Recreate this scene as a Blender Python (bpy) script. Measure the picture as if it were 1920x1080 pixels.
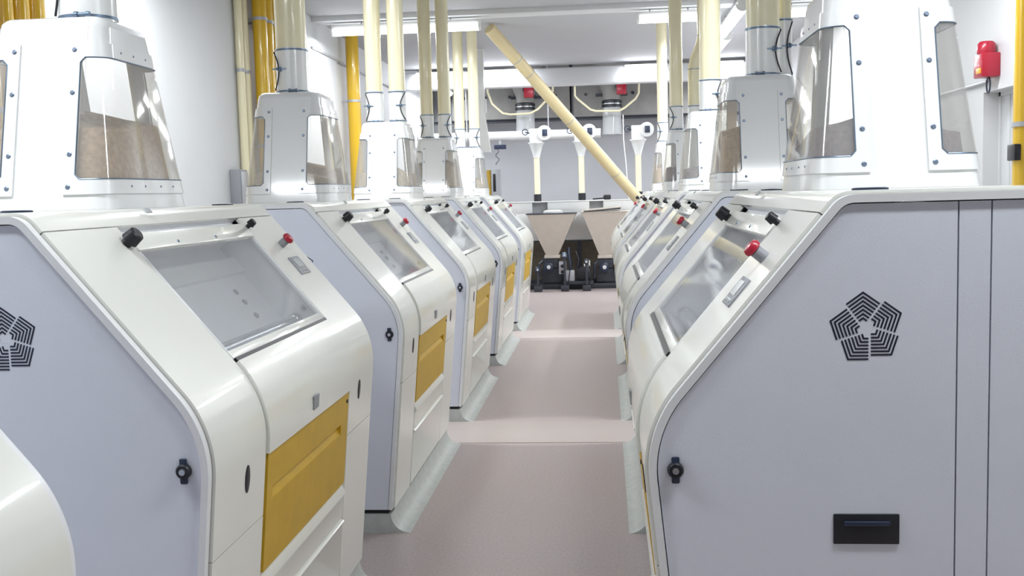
import bpy, bmesh, math, random
from mathutils import Vector, Matrix

random.seed(7)
PI = math.pi
scene = bpy.context.scene
for o in list(bpy.data.objects):
    bpy.data.objects.remove(o, do_unlink=True)
COL = scene.collection

# ------------------------------------------------------------------ camera
EYE = 1.68
PITCH, YAW, ROLL, FPX = 0.0914, 0.0920, -0.0274, 1925.861
fw = Vector((-math.sin(YAW) * math.cos(PITCH), math.cos(YAW) * math.cos(PITCH), -math.sin(PITCH)))
rt0 = Vector((math.cos(YAW), math.sin(YAW), 0.0))
up0 = rt0.cross(fw)
rt = rt0 * math.cos(ROLL) + up0 * math.sin(ROLL)
up = up0 * math.cos(ROLL) - rt0 * math.sin(ROLL)
cam = bpy.data.cameras.new('camera')
cam.sensor_width = 36.0
cam.lens = FPX / 1920.0 * 36.0
cam.clip_start = 0.05
camo = bpy.data.objects.new('camera', cam)
COL.objects.link(camo)
M = Matrix((rt, up, -fw)).transposed().to_4x4()
M.translation = Vector((0, 0, EYE))
camo.matrix_world = M
scene.camera = camo

# ------------------------------------------------------------------ world + exposure
world = bpy.data.worlds.new('world')
scene.world = world
world.use_nodes = True
world.node_tree.nodes['Background'].inputs[0].default_value = (0.80, 0.87, 1.0, 1)
world.node_tree.nodes['Background'].inputs[1].default_value = 0.25
scene.view_settings.view_transform = 'Standard'
scene.view_settings.look = 'None'
scene.view_settings.gamma = 1.0
scene.view_settings.use_curve_mapping = False
scene.view_settings.exposure = -0.35
scene.cycles.use_denoising = True
scene.cycles.max_bounces = 8
scene.cycles.diffuse_bounces = 5
scene.cycles.transparent_max_bounces = 16
scene.cycles.sample_clamp_indirect = 6.0
LAMP_POWER = 46.0           # watts per metre of fluorescent fixture
LAMP_COLOR = (0.93, 0.97, 1.0)
LAMP_GLOW = 7.0

# ------------------------------------------------------------------ materials
MATS = {}
def new_mat(name):
    m = bpy.data.materials.new(name)
    m.use_nodes = True
    MATS[name] = m
    return m, m.node_tree.nodes, m.node_tree.links, m.node_tree.nodes['Principled BSDF']

def paint(name, col, rough=0.4, metal=0.0, coat=0.0, noise=0.0, nscale=30.0, bump=0.0, bscale=200.0, spec=0.5, col2=None):
    m, N, L, P = new_mat(name)
    P.inputs['Base Color'].default_value = (*col, 1)
    P.inputs['Roughness'].default_value = rough
    P.inputs['Metallic'].default_value = metal
    P.inputs['Coat Weight'].default_value = coat
    P.inputs['Coat Roughness'].default_value = 0.07
    P.inputs['Specular IOR Level'].default_value = spec
    tc = N.new('ShaderNodeTexCoord')
    if noise > 0:
        t = N.new('ShaderNodeTexNoise')
        t.inputs['Scale'].default_value = nscale
        t.inputs['Detail'].default_value = 5
        r = N.new('ShaderNodeMapRange')
        r.inputs['From Min'].default_value = 0.3
        r.inputs['From Max'].default_value = 0.7
        mx = N.new('ShaderNodeMix')
        mx.data_type = 'RGBA'
        c2 = col2 if col2 else tuple(max(0, c * (1 - noise)) for c in col)
        mx.inputs['A'].default_value = (*col, 1)
        mx.inputs['B'].default_value = (*c2, 1)
        L.new(tc.outputs['Object'], t.inputs['Vector'])
        L.new(t.outputs['Fac'], r.inputs['Value'])
        L.new(r.outputs['Result'], mx.inputs['Factor'])
        L.new(mx.outputs['Result'], P.inputs['Base Color'])
    if bump > 0:
        t2 = N.new('ShaderNodeTexNoise')
        t2.inputs['Scale'].default_value = bscale
        t2.inputs['Detail'].default_value = 3
        b = N.new('ShaderNodeBump')
        b.inputs['Strength'].default_value = bump
        b.inputs['Distance'].default_value = 0.002
        L.new(tc.outputs['Object'], t2.inputs['Vector'])
        L.new(t2.outputs['Fac'], b.inputs['Height'])
        L.new(b.outputs['Normal'], P.inputs['Normal'])
    return m

def clear(name, tint, mixfac, rough=0.03):
    """thin clear plastic: transparent with a glossy skin"""
    m, N, L, P = new_mat(name)
    out = N['Material Output']
    N.remove(P)
    tr = N.new('ShaderNodeBsdfTransparent')
    tr.inputs['Color'].default_value = (*tint, 1)
    gl = N.new('ShaderNodeBsdfGlossy')
    gl.inputs['Roughness'].default_value = rough
    df = N.new('ShaderNodeBsdfDiffuse')
    df.inputs['Color'].default_value = (0.80, 0.82, 0.84, 1)
    lw = N.new('ShaderNodeLayerWeight')
    pw = N.new('ShaderNodeMath'); pw.operation = 'POWER'
    pw.inputs[1].default_value = 4.0
    fr = N.new('ShaderNodeMath'); fr.operation = 'MULTIPLY_ADD'
    fr.inputs[1].default_value = 0.5
    fr.inputs[2].default_value = 0.035
    L.new(lw.outputs['Facing'], pw.inputs[0])
    L.new(pw.outputs[0], fr.inputs[0])
    m1 = N.new('ShaderNodeMixShader')
    m1.inputs[0].default_value = mixfac
    m2 = N.new('ShaderNodeMixShader')
    L.new(tr.outputs[0], m1.inputs[1])
    L.new(df.outputs[0], m1.inputs[2])
    L.new(fr.outputs[0], m2.inputs[0])
    L.new(m1.outputs[0], m2.inputs[1])
    L.new(gl.outputs[0], m2.inputs[2])
    L.new(m2.outputs[0], out.inputs['Surface'])
    return m

def emit(name, col, strength):
    m, N, L, P = new_mat(name)
    P.inputs['Base Color'].default_value = (0.9, 0.9, 0.9, 1)
    P.inputs['Emission Color'].default_value = (*col, 1)
    P.inputs['Emission Strength'].default_value = strength
    m.cycles.emission_sampling = 'NONE'      # the lamp's own area light carries the sampling
    return m

paint('cream', (0.84, 0.845, 0.79), rough=0.28, coat=0.5, noise=0.025, nscale=6)
paint('panel', (0.755, 0.785, 0.865), rough=0.45, bump=0.10, bscale=260, noise=0.03, nscale=5)  # same paint as cream; the ends' bluish shade is put into this colour
paint('rim', (0.82, 0.83, 0.84), rough=0.35, coat=0.2)
paint('chamber', (0.84, 0.85, 0.88), rough=0.5, noise=0.08, nscale=9)
paint('yellow', (0.62, 0.385, 0.02), rough=0.45, noise=0.10, nscale=14, bump=0.06)
paint('yellow_pipe', (0.68, 0.42, 0.015), rough=0.28, coat=0.4, noise=0.05, nscale=6)
paint('cream_pipe', (0.85, 0.79, 0.55), rough=0.3, coat=0.3, noise=0.03, nscale=4)
paint('black', (0.012, 0.013, 0.018), rough=0.4)
paint('ink', (0.010, 0.014, 0.035), rough=0.5)
paint('navy', (0.02, 0.03, 0.06), rough=0.35)
paint('gap_shade', (0.02, 0.02, 0.022), rough=0.8)  # near-black that puts the shade of gaps into the colour
paint('grey_plastic', (0.30, 0.31, 0.34), rough=0.45)
paint('screen', (0.52, 0.55, 0.56), rough=0.2)
paint('red', (0.42, 0.010, 0.035), rough=0.35, coat=0.3)
paint('orange', (0.80, 0.36, 0.03), rough=0.4)
paint('steel', (0.60, 0.62, 0.65), rough=0.22, metal=1.0)
paint('clamp', (0.16, 0.22, 0.30), rough=0.35, metal=0.7)
paint('bolt', (0.22, 0.27, 0.36), rough=0.35, metal=0.6)
paint('hopper_white', (0.80, 0.81, 0.81), rough=0.30, coat=0.7, noise=0.02, nscale=8)
paint('sleeve', (0.82, 0.83, 0.82), rough=0.25, coat=0.4)
paint('bran', (0.66, 0.49, 0.32), rough=0.95, noise=0.35, nscale=60, bump=0.8, bscale=160)
paint('bran_dark', (0.30, 0.25, 0.26), rough=0.95, noise=0.35, nscale=60, bump=0.8, bscale=160)
paint('bran_pale', (0.62, 0.53, 0.43), rough=0.95, noise=0.25, nscale=60, bump=0.8, bscale=160)
paint('floor_epoxy', (0.50, 0.425, 0.395), rough=0.42, noise=0.16, nscale=70, bump=0.3, bscale=220, col2=(0.39, 0.33, 0.335))
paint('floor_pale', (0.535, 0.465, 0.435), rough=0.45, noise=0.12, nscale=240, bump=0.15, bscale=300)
paint('plinth', (0.56, 0.585, 0.565), rough=0.5, noise=0.15, nscale=22, bump=0.2, bscale=60)
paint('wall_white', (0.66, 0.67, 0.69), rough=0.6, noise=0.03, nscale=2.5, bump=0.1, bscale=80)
paint('wall_grey', (0.56, 0.57, 0.60), rough=0.65, noise=0.05, nscale=2)
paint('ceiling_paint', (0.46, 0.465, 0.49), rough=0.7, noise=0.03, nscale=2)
paint('bin_steel', (0.31, 0.30, 0.29), rough=0.5, noise=0.15, nscale=6)
paint('dark_steel', (0.06, 0.065, 0.08), rough=0.45, metal=0.4, noise=0.2, nscale=20)
paint('void_brown', (0.21, 0.175, 0.13), rough=0.8, noise=0.3, nscale=12)
paint('tan_steel', (0.60, 0.545, 0.475), rough=0.4, metal=0.15, noise=0.06, nscale=10)
paint('spout_tan', (0.70, 0.58, 0.33), rough=0.35, coat=0.2, noise=0.05, nscale=5)
paint('white_duct', (0.72, 0.73, 0.72), rough=0.4, coat=0.2)
paint('door_paint', (0.66, 0.675, 0.70), rough=0.5)
paint('conduit', (0.42, 0.43, 0.46), rough=0.4, metal=0.3)
clear('acrylic', (0.95, 0.94, 0.92), 0.13, 0.05)
clear('guard_pane', (0.96, 0.965, 0.97), 0.14, 0.04)
clear('clear_sleeve', (0.93, 0.93, 0.92), 0.45, 0.08)
emit('tube_light', LAMP_COLOR, LAMP_GLOW)

# ------------------------------------------------------------------ mesh helpers
class MB:
    """collects shapes into one bmesh, then links them as ONE mesh object"""
    def __init__(self):
        self.bm = bmesh.new()

    def quad_solid(self, loops):
        """loops: list of closed rings (same length) skinned into a solid with capped ends"""
        vs = [[self.bm.verts.new(p) for p in r] for r in loops]
        n = len(vs[0])
        for a, b in zip(vs[:-1], vs[1:]):
            for i in range(n):
                self.bm.faces.new((a[i], a[(i + 1) % n], b[(i + 1) % n], b[i]))
        self.bm.faces.new(list(reversed(vs[0])))
        self.bm.faces.new(vs[-1])
        return self

    def box(self, lo, hi, bev=0.0, seg=2):
        x0, y0, z0 = lo
        x1, y1, z1 = hi
        before = set(self.bm.verts)
        self.quad_solid([[(x0, y0, z0), (x1, y0, z0), (x1, y1, z0), (x0, y1, z0)],
                         [(x0, y0, z1), (x1, y0, z1), (x1, y1, z1), (x0, y1, z1)]])
        if bev > 0:
            es = [e for e in self.bm.edges if e.verts[0] not in before and e.verts[1] not in before]
            bmesh.ops.bevel(self.bm, geom=es, offset=bev, segments=seg, affect='EDGES', profile=0.5)
        return self

    def obox(self, f, lo, hi, bev=0.0, seg=2):
        """box in a local frame f(a,b,c)->point"""
        (a0, b0, c0), (a1, b1, c1) = lo, hi
        before = set(self.bm.verts)
        self.quad_solid([[f(a0, b0, c0), f(a1, b0, c0), f(a1, b1, c0), f(a0, b1, c0)],
                         [f(a0, b0, c1), f(a1, b0, c1), f(a1, b1, c1), f(a0, b1, c1)]])
        if bev > 0:
            es = [e for e in self.bm.edges if e.verts[0] not in before and e.verts[1] not in before]
            bmesh.ops.bevel(self.bm, geom=es, offset=bev, segments=seg, affect='EDGES', profile=0.5)
        return self

    def lathe(self, p0, axis, prof, seg=20):
        """prof: list of (distance along axis, radius)"""
        p0 = Vector(p0)
        ax = Vector(axis).normalized()
        t = Vector((0, 0, 1)) if abs(ax.z) < 0.9 else Vector((1, 0, 0))
        e1 = ax.cross(t).normalized()
        e2 = ax.cross(e1)
        rings = []
        for d, r in prof:
            rings.append([p0 + ax * d + (e1 * math.cos(2 * PI * k / seg) + e2 * math.sin(2 * PI * k / seg)) * max(r, 1e-4) for k in range(seg)])
        return self.quad_solid(rings)

    def cyl(self, p0, p1, r0, r1=None, seg=20):
        p0, p1 = Vector(p0), Vector(p1)
        return self.lathe(p0, p1 - p0, [(0, r0), ((p1 - p0).length, r0 if r1 is None else r1)], seg)

    def tube(self, pts, r, seg=8):
        pts = [Vector(p) for p in pts]
        rings = []
        prev = None
        for i, p in enumerate(pts):
            a = pts[max(i - 1, 0)]
            b = pts[min(i + 1, len(pts) - 1)]
            d = (b - a).normalized()
            if prev is None:
                t = Vector((0, 0, 1)) if abs(d.z) < 0.9 else Vector((1, 0, 0))
                e1 = d.cross(t).normalized()
            else:
                e1 = (prev - d * prev.dot(d)).normalized()
            prev = e1
            e2 = d.cross(e1)
            rings.append([p + (e1 * math.cos(2 * PI * k / seg) + e2 * math.sin(2 * PI * k / seg)) * r for k in range(seg)])
        return self.quad_solid(rings)

    def ring(self, c, axis, ri, ro, h, seg=24):
        """flat hollow ring"""
        c = Vector(c)
        ax = Vector(axis).normalized()
        t = Vector((0, 0, 1)) if abs(ax.z) < 0.9 else Vector((1, 0, 0))
        e1 = ax.cross(t).normalized()
        e2 = ax.cross(e1)
        vs = []
        for k in range(seg):
            d = e1 * math.cos(2 * PI * k / seg) + e2 * math.sin(2 * PI * k / seg)
            vs.append([self.bm.verts.new(c + d * ri - ax * h / 2), self.bm.verts.new(c + d * ro - ax * h / 2),
                       self.bm.verts.new(c + d * ro + ax * h / 2), self.bm.verts.new(c + d * ri + ax * h / 2)])
        for k in range(seg):
            a, b = vs[k], vs[(k + 1) % seg]
            for j in range(4):
                self.bm.faces.new((a[j], a[(j + 1) % 4], b[(j + 1) % 4], b[j]))
        return self

    def bevel(self, off, seg=2, ang=35):
        es = [e for e in self.bm.edges if len(e.link_faces) == 2 and e.calc_face_angle(0) > math.radians(ang)]
        if es:
            bmesh.ops.bevel(self.bm, geom=es, offset=off, segments=seg, affect='EDGES', profile=0.5, clamp_overlap=True)
        return self

    def build(self, name, mat, parent=None, smooth=True, ang=38):
        bmesh.ops.recalc_face_normals(self.bm, faces=self.bm.faces[:])
        me = bpy.data.meshes.new(name)
        self.bm.to_mesh(me)
        self.bm.free()
        me.materials.append(MATS[mat])
        if smooth:
            for p in me.polygons:
                p.use_smooth = True
            me.set_sharp_from_angle(angle=math.radians(ang))
        o = bpy.data.objects.new(name, me)
        COL.objects.link(o)
        if parent is not None:
            o.parent = parent
        return o

def tag(o, label=None, cat=None, group=None, kind=None):
    if label: o['label'] = label
    if cat: o['category'] = cat
    if group: o['group'] = group
    if kind: o['kind'] = kind
    return o

def thing(name, label, cat, loc=(0, 0, 0), rz=0.0, group=None):
    o = bpy.data.objects.new(name, None)
    o.empty_display_size = 0.1
    COL.objects.link(o)
    o.location = loc
    o.rotation_euler = (0, 0, rz)
    return tag(o, label, cat, group)

def copy_tree(o, parent=None):
    c = o.copy()
    COL.objects.link(c)
    c.parent = parent
    for ch in list(o.children):
        copy_tree(ch, c)
    return c

def struct(name, mb, mat, label=None):
    return tag(mb.build(name, mat), label, None, None, 'structure')

# ------------------------------------------------------------------ main dimensions
PITCH_Y = 2.5                 # machine to machine
ML = 1.8346                   # machine length along the aisle
HALF_U = 0.814                # half machine depth
Y0 = 2.4587                   # near end of the first pair
LX, RX = -0.949 - HALF_U, 0.036 + HALF_U       # centre planes of the two rows
CY = Y0 + ML / 2
WALL_L, WALL_R, WALL_F, WALL_B = -3.42, 2.82, 21.0, -5.5
CEIL = 3.80

# ------------------------------------------------------------------ the room
struct('floor', MB().box((WALL_L - .3, WALL_B - .3, -0.2), (WALL_R + .3, WALL_F + .3, 0.0)), 'floor_epoxy')
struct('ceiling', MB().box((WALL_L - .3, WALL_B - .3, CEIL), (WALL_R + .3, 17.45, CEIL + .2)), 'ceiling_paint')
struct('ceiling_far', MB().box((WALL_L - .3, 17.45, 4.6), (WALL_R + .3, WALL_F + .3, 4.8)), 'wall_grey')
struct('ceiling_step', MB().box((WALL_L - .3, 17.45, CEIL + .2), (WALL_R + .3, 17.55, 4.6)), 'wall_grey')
struct('wall_left', MB().box((WALL_L - .3, WALL_B, 0), (WALL_L, WALL_F, 4.6)), 'wall_white')
struct('wall_back', MB().box((WALL_L, WALL_F, 0), (WALL_R, WALL_F + .3, 4.6)), 'wall_grey')
struct('wall_front', MB().box((WALL_L, WALL_B - .3, 0), (WALL_R, WALL_B, CEIL)), 'wall_white')
# right wall with a recessed doorway
DY0, DY1, DZ = 6.25, 8.02, 2.33
struct('wall_right', MB().box((WALL_R, WALL_B, 0), (WALL_R + .3, DY0, 4.6)).box((WALL_R, DY1, 0), (WALL_R + .3, WALL_F, 4.6))
       .box((WALL_R, DY0, DZ), (WALL_R + .3, DY1, 4.6)).box((WALL_R + .22, DY0, 0), (WALL_R + .3, DY1, DZ)), 'wall_white')
door = thing('door_1', 'pale grey door set back in the right wall', None, (WALL_R + .14, (DY0 + DY1) / 2, 0))
tag(door, kind='structure')
hw = (DY1 - DY0) / 2
MB().box((-.02, -hw + .03, 0.01), (.03, .690, DZ - .03), .004).build('door_leaf', 'door_paint', door)
MB().box((-.02, .702, 0.01), (.03, hw - .03, DZ - .03), .004).build('door_leaf', 'door_paint', door)
MB().box((-.03, -hw, 0), (.05, -hw + .03, DZ)).box((-.03, hw - .03, 0), (.05, hw, DZ)).box((-.03, -hw, DZ - .03), (.05, hw, DZ)).build('door_frame', 'wall_white', door)
# shallow ceiling beams above the lamp rows, a pilaster and the two paler floor bands
for i, y in enumerate((-3.1, 2.0, 7.0, 12.1)):
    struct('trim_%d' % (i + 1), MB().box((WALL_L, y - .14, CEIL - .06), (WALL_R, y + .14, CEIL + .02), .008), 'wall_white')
struct('trim_5', MB().box((WALL_L - .02, 10.9, 0), (WALL_L + .05, 13.05, CEIL), .006), 'wall_white')
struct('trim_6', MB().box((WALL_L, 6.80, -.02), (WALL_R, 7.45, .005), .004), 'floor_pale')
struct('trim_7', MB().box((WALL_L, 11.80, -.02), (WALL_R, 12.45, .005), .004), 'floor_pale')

# ------------------------------------------------------------------ fluorescent lamps
def lamp(c, axis, length, label, tall=0.07, wide=0.15, group='fluorescent ceiling lamps', power=1.0):
    """housing on top, glowing trough diffuser below; local x along the tube"""
    rz = 0.0 if axis == 'x' else PI / 2
    t = thing('ceiling_lamp', label, 'lamp', c, rz, group)
    h = length / 2
    MB().box((-h, -wide * .36, 0.0), (h, wide * .36, .055), .006).build('housing', 'white_duct', t)
    prof = []
    n = 10
    for k in range(n + 1):
        a = PI * k / n
        prof.append((math.cos(a) * wide / 2, -math.sin(a) * tall))
    mb = MB()
    mb.quad_solid([[(x, p[0], p[1] - .001) for p in prof] for x in (-h + .02, h - .02)])
    mb.build('diffuser', 'tube_light', t)
    for sx in (-1, 1):
        m = MB()
        m.quad_solid([[(x, p[0] * 1.06, p[1] * 1.06) for p in prof] for x in (sx * h, sx * (h - .02))])
        m.build('end_cap', 'white_duct', t)
    for sx in (-.6, .6):
        MB().cyl((h * sx, 0, .055), (h * sx, 0, CEIL - c[2] + .02), .008, seg=8).build('hanger', 'conduit', t)
    ld = bpy.data.lights.new('tube_light', 'AREA')
    ld.shape = 'RECTANGLE'
    ld.size = length - .05
    ld.size_y = wide
    ld.energy = LAMP_POWER * length * power
    ld.color = LAMP_COLOR
    lo = bpy.data.objects.new('tube_light', ld)
    COL.objects.link(lo)
    lo.parent = t
    lo.location = (0, 0, -tall - .012)
    return t

LZ = 3.655
ROWS = {12.1: 'between the two rearmost pairs of mills', 7.0: 'between the second and third pairs of mills',
        2.0: 'in front of the nearest pair of mills'}
for y, w in ROWS.items():
    lz = LZ if y == 12.1 else LZ - .06
    lamp((-2.28, y, lz), 'x', 1.76, 'long fluorescent lamp across the left row, ' + w)
    if y == 12.1:
        lamp((0.77, y, LZ), 'x', 0.72, 'short fluorescent lamp above the right row, ' + w)
        lamp((2.36, y, LZ), 'x', 0.72, 'short fluorescent lamp close to the right wall, ' + w)
    else:
        lamp((1.40, y, lz), 'x', 1.76, 'long fluorescent lamp across the right row, ' + w)
lamp((1.53, 12.55, LZ), 'y', 2.05, 'fluorescent lamp running lengthwise over the right row, nearer of two')
lamp((1.62, 14.75, LZ), 'y', 2.05, 'fluorescent lamp running lengthwise over the right row, farther of two')

# ------------------------------------------------------------------ roller mill
# side profile of the aisle half, in (u, z): u = distance into the machine from the aisle
A_PT = Vector((0.493, 1.633))
S_DIR = (Vector((0.129, 1.196)) - A_PT).normalized()          # down the sloped face
F_PT = Vector((0.056, 1.02))
F_DIR = (Vector((0.145, 0.109)) - F_PT).normalized()          # down the front face
TOP_Z = 1.656

def cross2(p, d, q, e):
    den = d.x * e.y - d.y * e.x
    t = ((q.x - p.x) * e.y - (q.y - p.y) * e.x) / den
    return p + d * t

def fillet(v, din, dout, tl, n):
    """arc that leaves v-din*tl and reaches v+dout*tl"""
    a, b = v - din * tl, v + dout * tl
    half = din.angle(dout) / 2
    r = tl / math.tan(half)
    nin = Vector((-din.y, din.x))
    if nin.dot(dout) < 0:
        nin = -nin
    c = a + nin * r
    a0 = math.atan2(a.y - c.y, a.x - c.x)
    a1 = math.atan2(b.y - c.y, b.x - c.x)
    while a1 - a0 > PI: a1 -= 2 * PI
    while a1 - a0 < -PI: a1 += 2 * PI
    return [c + Vector((math.cos(a0 + (a1 - a0) * k / n), math.sin(a0 + (a1 - a0) * k / n))) * r for k in range(n + 1)]

T_DIR = Vector((-1, 0))
V_TOP = cross2(Vector((HALF_U, TOP_Z)), T_DIR, A_PT, S_DIR)
V_KNEE = cross2(A_PT, S_DIR, F_PT, F_DIR)
PATH = [Vector((HALF_U, TOP_Z))] + fillet(V_TOP, T_DIR, S_DIR, 0.030, 7) + fillet(V_KNEE, S_DIR, F_DIR, 0.126, 14) + [F_PT + F_DIR * 0.918]
ARC = [0.0]
for p, q in zip(PATH[:-1], PATH[1:]):
    ARC.append(ARC[-1] + (q - p).length)
A_SLOPE0 = ARC[8] + (A_PT - PATH[8]).dot(S_DIR)               # arclength of the slope reference point
A_FRONT0 = ARC[22] + (F_PT - PATH[22]).dot(F_DIR)
def aS(d): return A_SLOPE0 + d
def aF(d): return A_FRONT0 + d

def path_at(a):
    for i in range(len(ARC) - 1):
        if a <= ARC[i + 1] or i == len(ARC) - 2:
            t = (a - ARC[i]) / (ARC[i + 1] - ARC[i])
            return PATH[i].lerp(PATH[i + 1], t)

def path_pts(a0, a1):
    out = [path_at(a0)]
    for a, p in zip(ARC, PATH):
        if a0 + 1e-5 < a < a1 - 1e-5:
            out.append(p.copy())
    out.append(path_at(a1))
    return out

def normals(pts):
    ns = []
    for i, p in enumerate(pts):
        acc = Vector((0, 0))
        if i > 0:
            d = (p - pts[i - 1]).normalized(); acc += Vector((d.y, -d.x))
        if i < len(pts) - 1:
            d = (pts[i + 1] - p).normalized(); acc += Vector((d.y, -d.x))
        ns.append(acc.normalized())
    return ns

def shell(mb, pts, s0, s1, n0, n1, bev=0.004):
    ns = normals(pts)
    loop = [p + n * n1 for p, n in zip(pts, ns)] + [p + n * n0 for p, n in reversed(list(zip(pts, ns)))]
    mb.quad_solid([[(s - ML / 2, q.x - HALF_U, q.y) for q in loop] for s in (s0, s1)])
    if bev: mb.bevel(bev)
    return mb

def mirror(pts):
    return [Vector((2 * HALF_U - p.x, p.y)) for p in reversed(pts)]

S_N = Vector((S_DIR.y, -S_DIR.x))
F_N = Vector((F_DIR.y, -F_DIR.x))
def sl(s, d, n):
    q = A_PT + S_DIR * d + S_N * n
    return Vector((s - ML / 2, q.x - HALF_U, q.y))
def fr(s, d, n):
    q = F_PT + F_DIR * d + F_N * n
    return Vector((s - ML / 2, q.x - HALF_U, q.y))
SN3 = Vector((0, S_N.x, S_N.y))
FN3 = Vector((0, F_N.x, F_N.y))

def emblem_mesh(end):
    """five nested chevron groups turned into a pinwheel pentagon; end 0 faces -s, end 1 faces +s"""
    mb = MB()
    sx = -1 if end == 0 else 1
    cu, cz = 0.571, 1.343
    rings, r_out, r_in = 7, 0.0845, 0.024
    step = (r_out - r_in) / (rings - 1)
    w = step * 0.52
    for i in range(5):
        th = PI / 2 + i * 2 * PI / 5
        sh = Vector((math.cos(th + PI / 2), math.sin(th + PI / 2))) * step * 0.5 / math.cos(math.radians(54))
        for k in range(rings):
            r = r_in + step * k
            def chev(rr):
                v = Vector((math.cos(th), math.sin(th))) * rr
                out = []
                for dt in (-1, 1):
                    v2 = Vector((math.cos(th + dt * 2 * PI / 5), math.sin(th + dt * 2 * PI / 5))) * rr
                    L = (v2 - v).length
                    out.append(v + (v2 - v) * max(0.05, (0.5 - 0.0028 / L)))
                return [out[0] + sh, v + sh, out[1] + sh]
            a, b = chev(r + w / 2), chev(r - w / 2)
            for j in range(2):
                quad = [a[j], a[j + 1], b[j + 1], b[j]]
                lo = [((0 - .0006 if end == 0 else ML + .0006) - ML / 2, cu + sx * q.x - HALF_U, cz + q.y) for q in quad]
                hi = [((0 + .002 if end == 0 else ML - .002) - ML / 2, cu + sx * q.x - HALF_U, cz + q.y) for q in quad]
                mb.quad_solid([lo, hi])
    return mb

def poly_plate(mb, pts, s0, s1, bev=.003):
    mb.quad_solid([[(s - ML / 2, p.x - HALF_U, p.y) for p in pts] for s in (s0, s1)])
    mb.bevel(bev, 2, 50)
    return mb

def make_mill():
    t = thing('roller_mill', 'roller mill', 'roller mill')
    S0, S1 = 0.022, ML - 0.022
    CA, CB = 0.420, 1.412               # centre section between the side covers
    OUT = 0.010
    # --- covers
    top = path_pts(0.0, aS(0.028))
    full_top = mirror(top)[:-1] + [Vector((HALF_U, TOP_Z))] + top[1:]
    shell(MB(), full_top, S0, S1, -.004, OUT).build('top_cover', 'cream', t)
    for a, b in ((S0, CA - .004), (CB + .004, S1)):
        shell(MB(), path_pts(aS(.032), aF(.262)), a, b, -.004, OUT).build('side_cover', 'cream', t)
        shell(MB(), path_pts(aF(.266), aF(.905)), a, b, -.004, OUT).build('lower_side_cover', 'cream', t)
    shell(MB(), mirror(path_pts(aS(.032), aF(.905))), S0, S1, -.004, OUT).build('rear_cover', 'cream', t)
    shell(MB(), path_pts(aF(.060), aF(.905)), S0 + .004, S1 - .004, -.02, -.006, 0).build('front_frame', 'panel', t)
    # --- ends: raised rim and three inset panels
    half = path_pts(0.0, aF(.908))
    outline = mirror(half)[:-1] + half          # rear bottom -> over the top -> aisle bottom
    inset = [p - n * .021 for p, n in zip(outline, normals(outline))]
    for e in (0, 1):
        f = (lambda s: s) if e == 0 else (lambda s: ML - s)
        mb = MB()
        ns = normals(outline)
        loop = [p + n * .001 for p, n in zip(outline, ns)] + [p - n * .018 for p, n in reversed(list(zip(outline, ns)))]
        mb.quad_solid([[(s - ML / 2, q.x - HALF_U, q.y) for q in loop] for s in (f(-.006), f(.018))])
        mb.bevel(.005, 3, 50)
        mb.build('rim', 'rim', t)
        zb = 0.116
        for lo, hi in ((-1, .775), (.779, .849), (.853, 9)):
            pts = [p for p in inset if lo < p.x < hi and p.y > zb]
            ztop = TOP_Z - .021
            if lo > 0: pts = pts + [Vector((lo, ztop)), Vector((lo, zb))]
            else: pts = pts + [Vector((inset[-1].x, zb))]
            if hi < 5: pts = [Vector((hi, zb)), Vector((hi, ztop))] + pts
            else: pts = [Vector((inset[0].x, zb))] + pts
            poly_plate(MB(), pts, f(.0), f(.016)).build('end_panel', 'panel', t)
        em = emblem_mesh(e).build('emblem', 'ink', t, smooth=False)
        em['label'] = 'dark blue pinwheel pentagon emblem'
        # recessed black grip plate
        g = MB()
        gx = lambda s, u, z: (f(s) - ML / 2, u - HALF_U, z)
        g.obox(gx, (-.004, .495, .822), (.004, .649, .896), .003)
        gp = g.build('grip_plate', 'black', t)
        MB().obox(gx, (-.012, .518, .868), (-.004, .626, .880), .003).build('grip_lip', 'navy', gp)
        # quarter-turn latch
        sg = -1 if e == 0 else 1
        base = Vector((f(-.001) - ML / 2, .122 - HALF_U, 1.005))
        lt = MB().lathe(base, (sg, 0, 0), [(0, .020), (.008, .020), (.014, .016)], 18).build('latch', 'black', t)
        MB().obox(gx, (-.010, .112, .972), (-.001, .132, 1.038), .004).build('latch_tab', 'navy', lt)
        MB().lathe(base + Vector((sg * .014, 0, 0)), (sg, 0, 0), [(0, .009), (.003, .008)], 12).build('latch_key', 'steel', lt)
    # --- gap under the casing: solid strip with the shade put into its colour
    MB().box((-ML / 2 + .012, .165 - HALF_U, .0945), (ML / 2 - .012, HALF_U - .165, .125)).build('gap_strip', 'gap_shade', t)
    # --- inspection window: slot, hinged bar, guard pane, chamber
    MB().obox(sl, (CA - .004, .026, -.030), (CB + .004, .064, -.022)).obox(sl, (CA - .004, .024, -.03), (CB + .004, .028, -.002)).build('slot_back', 'chamber', t)
    MB().obox(sl, (CA + .006, .060, -.006), (CB - .006, .124, .014), .004).build('hinge_bar', 'cream', t)
    for s in (.72, 1.04):
        MB().lathe(sl(s, .108, .014), SN3, [(0, .006), (.003, .005)], 10).build('bar_screw', 'bolt', t)
    ch = MB()
    D0, D1, DEP = .070, .565, -.125
    ch.obox(sl, (CA, D0, DEP - .008), (CB, D1, DEP))                    # back
    ch.obox(sl, (CA - .006, D0, DEP), (CA, D1, -.012))                  # ends
    ch.obox(sl, (CB, D0, DEP), (CB + .006, D1, -.012))
    ch.obox(sl, (CA, D0 - .006, DEP), (CB, D0, -.012))
    ch.obox(sl, (CA, D1, DEP), (CB, D1 + .006, -.012))
    ch = ch.build('feed_chamber', 'chamber', t, smooth=False)
    MB().obox(sl, (CA + .002, .13, DEP + .001), (CB - .002, .20, DEP + .020)).build('baffle', 'hopper_white', ch)
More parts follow.
